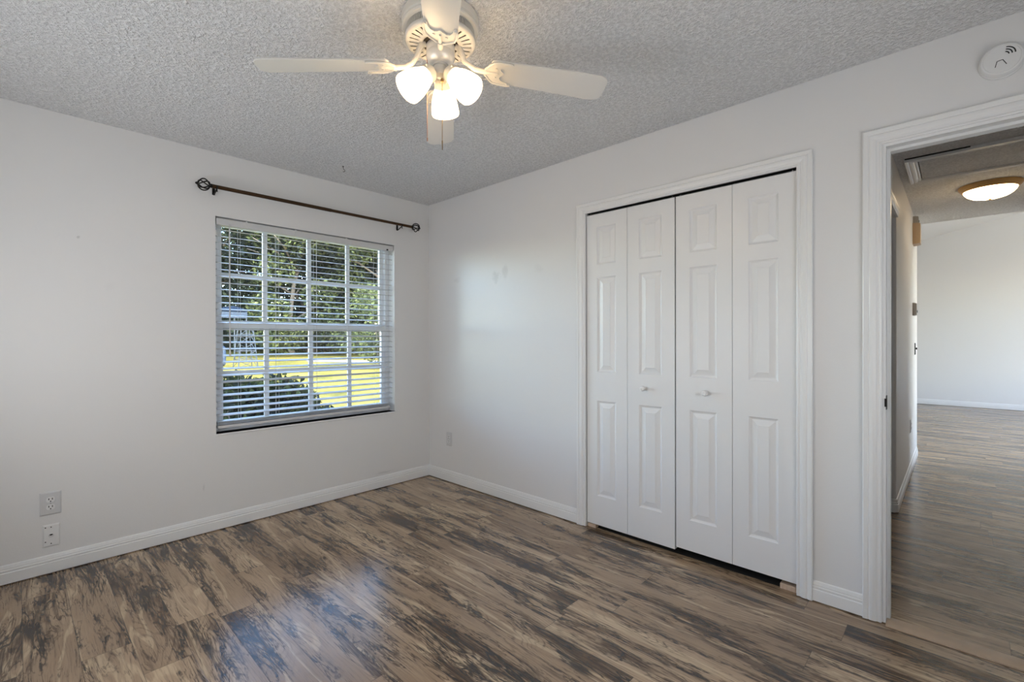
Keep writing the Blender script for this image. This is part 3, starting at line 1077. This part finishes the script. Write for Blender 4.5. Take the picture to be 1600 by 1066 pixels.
ZB = 2.222
PT = math.radians(-11.5)
for ang, ZB, ZT in ((144.0, 2.245, 2.197), (52.0, 2.272, 2.236), (-38.0, 2.260, 2.224), (-128.0, 2.252, 2.205)):
    DR = math.atan2(ZB - ZT, 0.45)
    R_ = Matrix.Translation((FC.x, FC.y, ZB)) @ Matrix.Rotation(math.radians(ang), 4, 'Z')
    M = R_ @ Matrix.Translation((0.2, 0, 0)) @ Matrix.Rotation(DR, 4, 'Y') @ Matrix.Rotation(PT, 4, 'X') @ Matrix.Translation((-0.2, 0, 0))
    # blade
    r0, r1 = 0.190, 0.648
    w0, w1 = 0.056, 0.0665
    ol = [(r0, -w0 + .012), (r0, w0 - .012), (r0 + .006, w0 - .003), (r0 + .014, w0)]
    for k in range(9):
        q = PI / 2 * (1 - k / 8)
        ol.append((r1 - .045 + .045 * math.cos(q), w1 - .040 + .040 * math.sin(q)))
    for k in range(9):
        q = -PI / 2 * k / 8
        ol.append((r1 - .040 + .040 * math.cos(q), -w1 + .036 + .036 * math.sin(q)))
    ol += [(r0 + .014, -w0), (r0 + .006, -w0 + .003)]
    m = MB()
    m.prism([(x, y, 0.0) for x, y in ol], (0, 0, 0.006))
    m.xform(M)
    bld = m.build('blade', M_FANB, fan, bevel=0.0015)
    # blade iron: curved arm and scalloped plate under the blade
    m = MB()
    half = [(0.168, .012), (0.176, .022), (0.186, .036), (0.200, .049), (0.224, .0545), (0.262, .056), (0.272, .052), (0.268, .045), (0.246, .041), (0.232, .033), (0.227, .021), (0.233, .010), (0.241, .003)]
    ol = half + [(x, -y) for x, y in half[::-1]]
    m.prism([(x, y, -0.0055) for x, y in ol], (0, 0, 0.0050))
    # raised rim ribs
    m.tube([(x, y, -.0065) for x, y in half[:7]], 0.004, 8)
    m.tube([(x, -y, -.0065) for x, y in half[:7]], 0.004, 8)
    m.tube([(0.168, 0, -.0065), (0.20, 0, -.0065), (0.218, 0, -.0065)], [.008, .006, .004], 8)
    for sx_, sy_ in ((0.260, .050), (0.260, -.050), (0.210, .022), (0.210, -.022)):
        m.lathe([(.0045, -.0085), (.0045, -.005)], (sx_, sy_, 0), (0, 0, 1), 12)
    m.xform(M)
    k0 = len(m.v)
    hz = 2.344 - ZB
    arm = [(0.056, 0, hz), (0.070, 0, hz - .006), (0.080, 0, hz - .026), (0.090, 0, hz - .055), (0.106, 0, .020), (0.130, 0, .004), (0.174, 0, -.003)]
    k1 = len(m.v)
    m.tube(arm, [.011, .012, .011, .0095, .009, .0095, .011], 10)
    m.xform(R_, k1)
    m.build('blade_iron', M_FAN, bld, smooth=True)

for az in (43.5, 163.5, -69.5):
    d = Vector((math.cos(math.radians(az)), math.sin(math.radians(az)), 0))
    ax = (d * 0.72 + Vector((0, 0, -0.70))).normalized()
    n0 = Vector((FC.x, FC.y, 2.222)) + d * 0.050
    m = MB()
    prof = [(.0290, .004), (.0300, .010), (.0350, .020), (.0420, .036), (.0480, .056), (.0525, .078), (.0548, .098), (.0550, .110), (.0535, .1135),
            (.0520, .110), (.0515, .098), (.0490, .078), (.0445, .056), (.0385, .036), (.0320, .020), (.0270, .010)]
    m.lathe(prof, n0, ax, 44, False, False)
    sh = m.build('lamp_shade', M_SHADE, fan, smooth=True, angle=60)
    m = MB()
    m.lathe([(.012, -.030), (.022, -.022), (.0300, -.014), (.033, -.004), (.0335, .011), (.029, .013)], n0, ax, 28)
    for k in range(3):
        a = 2 * PI * k / 3
        e1 = ax.orthogonal().normalized()
        e2 = ax.cross(e1)
        rad = e1 * math.cos(a) + e2 * math.sin(a)
        m.lathe([(.003, .028), (.003, .039)], n0 + ax * .002, rad, 8)
    m.tube([Vector((FC.x, FC.y, 2.243)) + d * .02, Vector((FC.x, FC.y, 2.243)) + d * .034, n0 - ax * .018], .011, 12)
    m.build('lamp_socket', M_FAN, sh, smooth=True)
    m = MB()
    m.lathe([(.010, .014), (.011, .040), (.020, .058), (.026, .074), (.024, .090), (.014, .100), (.002, .103)], n0, ax, 20)
    m.build('bulb', M_BULB, sh, smooth=True)


def chain(name, pts, mat, pend_r, pend_h):
    m = MB()
    a, b = Vector(pts[0]), Vector(pts[1])
    n_ = int((a - b).length / 0.0045)
    for i in range(n_):
        p = a.lerp(b, i / n_)
        m.lathe([(.0006, -.002), (.0017, -.001), (.0017, .001), (.0006, .002)], p, (0, 0, 1), 6)
    m.tube([a, b], 0.0007, 5)
    m.lathe([(.0012, 0), (pend_r, -.004), (pend_r * .8, -pend_h), (.001, -pend_h - .003)], b, (0, 0, 1), 10)
    return m.build(name, mat, fan, smooth=True)


chain('pull_chain', [FP(0.004, -0.004, 2.220), FP(0.004, -0.004, 1.985)], M_BRASS, .0022, .035)
cp2 = chain('pull_chain', [FP(-0.036, 0.036, 2.300), FP(-0.036, 0.036, 1.995)], M_COPPER, .0026, .012)
m = MB()
m.lathe([(.006, 0), (.006, .010), (.004, .012), (.004, .018)], FP(0.004, -0.004, 2.205), (0, 0, 1), 10)
m.build('chain_stem', M_BRASS, fan, smooth=True)

# ------------------------------------------------------------------ small ceiling hook
m = MB()
hx, hy = 1.571, 3.113
m.lathe([(.006, 0), (.006, .003)], (hx, hy, 2.4365), (0, 0, 1), 10)
pts = [(hx, hy, 2.438), (hx + .002, hy, 2.425)]
for k in range(9):
    a = math.radians(100 - 230 * k / 8)
    pts.append((hx + .004 + .008 * math.cos(a) * .8, hy - .006 * math.cos(a), 2.411 + .009 * math.sin(a)))
m.tube(pts, .0016, 7)
tag(m.build('ceiling_hook', M_DKMETAL, smooth=True), 'tiny dark metal hook in the ceiling above the curtain rod', 'hook')

# ------------------------------------------------------------------ hall things
hl = thing('ceiling_light', 'lit round flush ceiling light with a bronze rim in the hall', 'ceiling light', (5.28, -0.187, 2.44))
m = MB()
m.lathe([(.150, 2.4395), (.184, 2.4395), (.184, 2.430), (.178, 2.418), (.166, 2.404), (.156, 2.398), (.150, 2.400)], (5.28, -0.187, 0), (0, 0, 1), 56, False, False)
m.build('rim', M_GOLD, hl, smooth=True)
m = MB()
m.lathe([(.155, 2.400), (.150, 2.386), (.132, 2.364), (.104, 2.346), (.066, 2.335), (.022, 2.330), (.002, 2.3295)], (5.28, -0.187, 0), (0, 0, 1), 56, False, True)
m.build('glass_bowl', M_HALLGLASS, hl, smooth=True)
m = MB()
m.lathe([(.002, 2.330), (.010, 2.328), (.008, 2.321), (.002, 2.318)], (5.28, -0.187, 0), (0, 0, 1), 14)
m.build('finial', M_GOLD, hl, smooth=True)

AX0, AX1, AY0, AY1 = 4.135, 4.770, -0.60, 0.262
ah = thing('attic_hatch', 'white framed attic access hatch in the hall ceiling', 'hatch', ((AX0 + AX1) / 2, (AY0 + AY1) / 2, 2.44))
m = MB()
fwid = 0.066
path = [(AX0 + fwid, AY0 + fwid), (AX0 + fwid, AY1 - fwid), (AX1 - fwid, AY1 - fwid), (AX1 - fwid, AY0 + fwid), (AX0 + fwid, AY0 + fwid)]
P_ = [(w_, 0.004 + t) for w_, t in CAS]
P_[0] = (0, 0.0005)
P_[-1] = (0.066, 0.0005)
rows = []
cor = [(AX0, AX1, AY0, AY1)]
v, f = [], []
for w_, t in P_:
    q = fwid - w_
    v += [(AX0 + q, AY0 + q, H - t), (AX0 + q, AY1 - q, H - t), (AX1 - q, AY1 - q, H - t), (AX1 - q, AY0 + q, H - t)]
k = len(P_)
for i in range(k):
    i2 = (i + 1) % k
    for j in range(4):
        j2 = (j + 1) % 4
        f.append((i * 4 + j, i * 4 + j2, i2 * 4 + j2, i2 * 4 + j))
m.add(v, f)
m.build('hatch_frame', M_TRIM, ah)
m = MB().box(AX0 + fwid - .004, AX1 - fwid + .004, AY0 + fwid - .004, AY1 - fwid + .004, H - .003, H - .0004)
m.build('gap_shadow_board', M_BLACK, ah)  # black board painting in the shadow of the gap round the panel
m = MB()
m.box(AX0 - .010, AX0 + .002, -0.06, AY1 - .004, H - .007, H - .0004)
m.build('gap_shadow_strip', M_BLACK, ah)  # black strip standing for shadow in the gap along the frame edge
m = MB().box(AX0 + fwid + .006, AX1 - fwid - .006, AY0 + fwid + .006, AY1 - fwid - .006, H - .010, H - .0032)
m.build('hatch_panel', M_CEIL, ah)


def hall_box(name, label, cat, x, z, wx, wz, dpt, mat, parts=()):
    r = thing(name, label, cat, (x, HN, z - wz / 2))
    m = MB()
    plate_box(m, lambda u, zz, t: (u, HN - t - .0003, zz), x - wx / 2, x + wx / 2, z - wz / 2, z + wz / 2, dpt, .006)
    m.build('housing', mat, r)
    for pn, pu, pz, pr, pm in parts:
        mm = MB()
        disc(mm, lambda u, zz, t: (u, HN - t - .0003, zz), x + pu, z + pz, pr, pr, dpt - .001, dpt + .004, 14)
        mm.build(pn, pm, r)
    return r


hall_box('door_chime', 'beige box high on the hall wall beside the far room', 'chime', 5.99, 2.235, 0.16, 0.20, 0.055, M_BEIGE)
hall_box('motion_sensor', 'small grey sensor on the hall wall just under the ceiling', 'sensor', 6.0, 2.365, 0.10, 0.085, 0.040, M_GREYP, [('lens', 0.02, 0.0, 0.012, M_DKMETAL)])
hall_box('thermostat', 'grey thermostat on the hall wall at eye height', 'thermostat', 5.95, 1.51, 0.13, 0.12, 0.030, M_GREYP, [('dial', 0.02, -0.02, 0.012, M_DKMETAL)])
sw = hall_box('light_switch', 'dark light switch plate on the hall wall by the far room', 'switch', 6.22, 1.125, 0.075, 0.118, 0.008, M_BLACK)
m = MB().box(6.214, 6.226, HN - .020, HN - .008, 1.118, 1.138)
m.build('toggle', M_DKMETAL, sw)
outlet('outlet low on the hall wall above the baseboard', lambda u, z, t: (u, HN - t - .0004, z), 5.62, 0.43, 0.074, 0.118)

# ------------------------------------------------------------------ outdoors
def gz(x, y):
    return -0.17 + 0.0215 * (y - 4.0)


t = NT('lawn_grass')
p = t.pos()
n1 = t.noise(p, 0.8, 4)
n2 = t.noise(p, 9, 5, 0.7)
c = t.ramp(t.math('ADD', t.math('MULTIPLY', n1, .6), t.math('MULTIPLY', n2, .4)), [(0.34, (0.085, 0.078, 0.012)), (0.5, (0.23, 0.175, 0.030)), (0.64, (0.36, 0.245, 0.055))])
M_LAWN = t.bsdf(c, 0.9, 0.1, 0, t.bump(t.noise(p, 25, 5, .7), 0.6, .05))
M_CONC = plain('concrete', (0.30, 0.25, 0.21), 0.85, 0.2, 0, 0.2, 30, 0.06)
M_BARK = plain('bark', (0.20, 0.15, 0.11), 0.9, 0.2, 0, 0.6, 30, 0.4)
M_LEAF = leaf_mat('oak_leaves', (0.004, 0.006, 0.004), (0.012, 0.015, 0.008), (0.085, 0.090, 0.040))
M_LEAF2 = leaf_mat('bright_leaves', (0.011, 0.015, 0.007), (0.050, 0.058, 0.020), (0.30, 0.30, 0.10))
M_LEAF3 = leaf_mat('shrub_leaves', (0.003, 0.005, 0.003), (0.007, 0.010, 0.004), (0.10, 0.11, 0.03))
M_FENCE = plain('weathered_fence', (0.040, 0.040, 0.045), 0.9, 0.1, 0, 0.3, 10, 0.35)

m = MB()
v = [(x, y, gz(x, y)) for y in (3.62, 60) for x in (-40, 70)]
m.add(v + [(x, y, z - .3) for x, y, z in v], [(0, 1, 3, 2), (4, 6, 7, 5), (0, 4, 5, 1), (2, 3, 7, 6), (0, 2, 6, 4), (1, 5, 7, 3)])
struct(m, 'lawn', M_LAWN, 'sunlit yellow-green lawn outside the window', 'lawn')
ground2 = MB().box(-40, 70, -40, 3.62, -0.5, -0.2)
struct(ground2, 'ground', M_LAWN, 'ground around the house', 'ground')

# concrete walk crossing the lawn
m = MB()
pp = [(9.6, 22.9), (9.2, 21.7), (13.0, 17.3), (17.5, 14.6), (18.3, 16.2), (13.6, 19.2)]
m.prism([(x, y, gz(x, y) + .004) for x, y in pp], (0, 0, 0.03))
struct(m, 'path', M_CONC, 'pale concrete walk across the lawn', 'path')

# board fence behind the trees
fr = thing('board_fence', 'dark board fence at the back of the yard behind the trees', 'fence', (13.7, 36.6, gz(13.7, 36.6)))
m = MB()
fa, fb = Vector((3.0, 48.0)), Vector((24.6, 25.2))
fd = (fb - fa).normalized()
fnn = Vector((-fd.y, fd.x))
Lf = (fb - fa).length
k = 0.0
while k < Lf:
    q = fa + fd * k
    e = fa + fd * (k + .14)
    z0 = gz(q.x, q.y)
    hh = 1.55 + random.uniform(-.03, .03)
    m.prism([(q.x, q.y, z0), (e.x, e.y, z0), (e.x, e.y, z0 + hh), ((q.x + e.x) / 2, (q.y + e.y) / 2, z0 + hh + .05), (q.x, q.y, z0 + hh)], (fnn.x * .02, fnn.y * .02, 0))
    k += .15
m.build('board_panel', M_FENCE, fr)
k = 0.0
while k < Lf:
    q = fa + fd * k + fnn * .07
    z0 = gz(q.x, q.y)
    MB().box(q.x - .05, q.x + .05, q.y - .05, q.y + .05, z0, z0 + 1.65).build('fence_post', M_FENCE, fr)
    k += 2.4


def crown_mesh(name, lumps, n, size, mat, seed, droop=0.0, asp=0.6):
    rnd = random.Random(seed)
    m = MB()
    tot = sum(l[3] ** 2 for l in lumps)
    for cx, cy, cz, r in lumps:
        for i in range(int(n * r * r / tot)):
            u = Vector((rnd.gauss(0, 1), rnd.gauss(0, 1), rnd.gauss(0, 1))).normalized()
            q = u * r * (rnd.random() ** 0.30) * rnd.uniform(.85, 1.1)
            q.z *= .75
            p = Vector((cx, cy, cz)) + q
            s_ = size * rnd.uniform(.55, 1.3)
            a = Vector((rnd.gauss(0, 1), rnd.gauss(0, 1), rnd.gauss(0, .6) - droop)).normalized()
            b = a.orthogonal().normalized()
            b = Matrix.Rotation(rnd.uniform(0, 6.28), 3, a) @ b
            cc = a.cross(b) * s_ * .12
            m.add([p - a * s_ * .5, p + b * s_ * asp * .5 + cc, p + a * s_ * .5, p - b * s_ * asp * .5 + cc], [(0, 1, 2, 3)])
    me = bpy.data.meshes.new(name)
    me.from_pydata(m.v, [], m.f)
    me.materials.append(mat)
    return me


def trunk_mesh(name, h, r, seed):
    rnd = random.Random(seed)
    m = MB()
    pts = []
    x = y = 0.0
    for i in range(9):
        pts.append((x, y, h * i / 8 - .25))
        x += rnd.uniform(-.12, .12)
        y += rnd.uniform(-.12, .12)
    m.tube(pts, [r * (1.25 if i == 0 else 1 - .06 * i) for i in range(9)], 10)
    for k in range(7):
        i = rnd.randint(3, 8)
        a = rnd.uniform(0, 6.28)
        p0 = Vector(pts[i])
        ln = rnd.uniform(1.5, 3.0)
        p1 = p0 + Vector((math.cos(a) * ln * .5, math.sin(a) * ln * .5, ln * .35))
        p2 = p0 + Vector((math.cos(a) * ln, math.sin(a) * ln, ln * .5))
        m.tube([p0, p1, p2], [r * .4, r * .28, r * .12], 7)
    me = bpy.data.meshes.new(name)
    me.from_pydata(m.v, [], m.f)
    me.polygons.foreach_set('use_smooth', [True] * len(me.polygons))
    me.materials.append(M_BARK)
    return me


def lumps(seed, n, R, z0, z1, r0, r1):
    rnd = random.Random(seed)
    out = []
    for i in range(n):
        a = rnd.uniform(0, 6.28)
        z = rnd.uniform(z0, z1)
        q = (z - z0) / (z1 - z0)
        rr_ = R * math.sqrt(rnd.random()) * (0.55 + .9 * math.sin(PI * (0.15 + .8 * q)) * .5)
        out.append((rr_ * math.cos(a), rr_ * math.sin(a), z, rnd.uniform(r0, r1)))
    return out


CR = [crown_mesh('oak_crown_a', lumps(1, 34, 3.7, 1.2, 8.6, 1.0, 1.8), 15000, .24, M_LEAF, 11),
      crown_mesh('oak_crown_b', lumps(2, 34, 3.4, 1.0, 9.4, 1.0, 1.8), 15000, .23, M_LEAF, 12),
      crown_mesh('bright_crown', lumps(3, 18, 2.4, 0.7, 7.0, .7, 1.3), 9000, .20, M_LEAF2, 13)]
TR = [trunk_mesh('trunk_a', 6.0, .24, 21), trunk_mesh('trunk_b', 6.5, .20, 22), trunk_mesh('trunk_c', 5.0, .14, 23)]


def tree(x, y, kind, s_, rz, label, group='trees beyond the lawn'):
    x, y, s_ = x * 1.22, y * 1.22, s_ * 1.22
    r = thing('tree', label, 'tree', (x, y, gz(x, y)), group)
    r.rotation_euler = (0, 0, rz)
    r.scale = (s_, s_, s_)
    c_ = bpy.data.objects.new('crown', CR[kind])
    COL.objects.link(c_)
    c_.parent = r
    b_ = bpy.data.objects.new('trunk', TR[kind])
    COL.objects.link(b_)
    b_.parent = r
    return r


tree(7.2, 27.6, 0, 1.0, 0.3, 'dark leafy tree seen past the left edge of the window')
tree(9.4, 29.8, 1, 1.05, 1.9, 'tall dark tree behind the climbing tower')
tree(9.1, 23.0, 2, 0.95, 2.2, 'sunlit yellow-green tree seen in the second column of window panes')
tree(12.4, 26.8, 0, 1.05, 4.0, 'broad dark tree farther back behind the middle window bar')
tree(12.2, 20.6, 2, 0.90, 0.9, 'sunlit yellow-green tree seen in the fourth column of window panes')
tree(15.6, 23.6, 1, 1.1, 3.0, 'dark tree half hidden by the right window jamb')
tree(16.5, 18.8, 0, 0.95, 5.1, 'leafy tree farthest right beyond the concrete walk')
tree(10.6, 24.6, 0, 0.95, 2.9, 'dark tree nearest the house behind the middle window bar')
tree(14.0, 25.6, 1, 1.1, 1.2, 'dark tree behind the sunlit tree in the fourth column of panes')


def shrub(name, x, y, lp, n, size, mat, seed, label, cat, group=None, asp=0.6):
    r = thing(name, label, cat, (x, y, gz(x, y)), group)
    o = bpy.data.objects.new('foliage', crown_mesh('shrub_foliage', lp, n, size, mat, seed, asp=asp))
    COL.objects.link(o)
    o.parent = r
    m = MB()
    rnd = random.Random(seed)
    for k in range(7):
        a = rnd.uniform(0, 6.28)
        R_ = max(abs(l[0]) for l in lp) * .6 + .05
        zz = max(l[2] for l in lp)
        m.tube([(0.03 * math.cos(a), .03 * math.sin(a), -.08), (R_ * .4 * math.cos(a), R_ * .4 * math.sin(a), zz * .5), (R_ * math.cos(a), R_ * math.sin(a), zz)], [.012, .010, .005], 6)
    me = bpy.data.meshes.new('shrub_stems')
    me.from_pydata(m.v, [], m.f)
    me.materials.append(M_BARK)
    b = bpy.data.objects.new('stems', me)
    COL.objects.link(b)
    b.parent = r
    return r


shrub('shrub', 1.50, 5.15, [(-.55, 0, .55, .5), (-.2, -.1, .72, .46), (.15, .1, .68, .46), (.42, -.05, .55, .42), (-.85, .1, .6, .5), (0, .3, .66, .45), (-.4, .3, .72, .45), (.1, -.15, .3, .45), (-.5, -.15, .25, .45), (.45, .1, .2, .4), (-.9, 0, .25, .45), (.62, .0, .42, .40), (.70, .1, .18, .34), (.35, 0, .75, .36), (.5, -.1, .30, .4), (.3, -.2, .2, .4), (.55, .2, .62, .36)], 20000, .078, M_LEAF3, 31,
      'dark leafy bush right outside the lower left window panes', 'bush')
shrub('shrub', 9.9, 16.6, lumps(5, 12, 1.2, .5, 2.9, .5, .9), 3600, .15, M_LEAF2, 33,
      'sunlit green bush beside the walk in the right window panes', 'bush')
for i, (x, y, sc_, lb) in enumerate(((7.6, 29.5, 1.0, 'low dark bush by the fence at the left of the view'), (9.9, 27.6, .8, 'low dark bush by the fence near the window middle'),
                                     (12.3, 24.6, 1.1, 'low dark bush by the fence right of the window middle'), (14.2, 21.6, 1.0, 'low dark bush at the far end of the walk'))):
    x, y, sc_ = x * 1.17, y * 1.17, sc_ * 1.1
    shrub('shrub', x, y, [(a * sc_, b * sc_, c_ * sc_, d * sc_) for a, b, c_, d in lumps(40 + i, 8, 1.6, .3, .9, .5, .8)], 2200, .14, M_LEAF3, 50 + i, lb, 'bush', 'low bushes by the fence')

# pale climbing frame and blue canopy shelter at the left of the yard
M_PALE = plain('pale_painted_metal', (0.07, 0.072, 0.075), 0.5, 0.5, 0.2)
M_BLUE = plain('blue_canvas', (0.008, 0.017, 0.035), 0.8, 0.2, 0, 0.2, 20, 0.2)
M_BLUELT = plain('pale_blue_canvas', (0.055, 0.065, 0.08), 0.8, 0.2, 0, 0.2, 20, 0.2)
cx, cy = 6.05, 19.9
cz = gz(cx, cy)
cf = thing('climbing_frame', 'pale metal lattice climbing tower on the lawn at left', 'climbing frame', (cx, cy, cz))
m = MB()
for sx_ in (-1, 1):
    for sy_ in (-1, 1):
        m.tube([(cx + sx_ * .34, cy + sy_ * .34, cz - .05), (cx + sx_ * .20, cy + sy_ * .20, cz + 1.6)], .016, 6)
for a in range(4):
    for q in range(5):
        s0, s1 = .34 - .14 * q / 5, .34 - .14 * (q + 1) / 5
        z0, z1 = cz + 1.6 * q / 5, cz + 1.6 * (q + 1) / 5
        C4 = [(-1, -1), (1, -1), (1, 1), (-1, 1)]
        p, n_ = C4[a], C4[(a + 1) % 4]
        m.tube([(cx + p[0] * s0, cy + p[1] * s0, z0), (cx + n_[0] * s1, cy + n_[1] * s1, z1)], .010, 5)
        m.tube([(cx + p[0] * s1, cy + p[1] * s1, z1), (cx + n_[0] * s1, cy + n_[1] * s1, z1)], .010, 5)
m.build('lattice', M_PALE, cf)
bx, by = 6.75, 24.4
bz = gz(bx, by)
bs = thing('blue_shelter', 'blue and white canopy shelter behind the climbing tower', 'shelter', (bx, by, bz))
m = MB()
m.prism([(bx - .75, by - .9, bz + 2.25), (bx + .5, by - .9, bz + 2.25), (bx + .5, by - .9, bz + 2.34), (bx - .1, by - .9, bz + 2.5), (bx - .75, by - .9, bz + 2.34)], (0, 1.8, 0))
m.build('canopy_roof', M_BLUE, bs)
m = MB()
m.box(bx - .72, bx + .47, by - .92, by - .90, bz + 1.95, bz + 2.22)
m.build('side_panel', M_BLUELT, bs)
for sx_ in (-.7, .45):
    for sy_ in (-.85, .85):
        MB().tube([(bx + sx_, by + sy_, bz - .05), (bx + sx_, by + sy_, bz + 2.26)], .03, 8).build('post', M_PALE, bs)
m = MB()
m.lathe([(.20, 0), (.27, .08), (.29, .45), (.26, .75), (.20, .80), (.19, .83)], (5.45, 21.2, gz(5.45, 21.2) - .01), (0, 0, 1), 20)
tag(m.build('barrel', plain('blue_plastic', (0.03, 0.05, 0.09), 0.4), smooth=True), 'light blue barrel on the lawn at the far left', 'barrel')
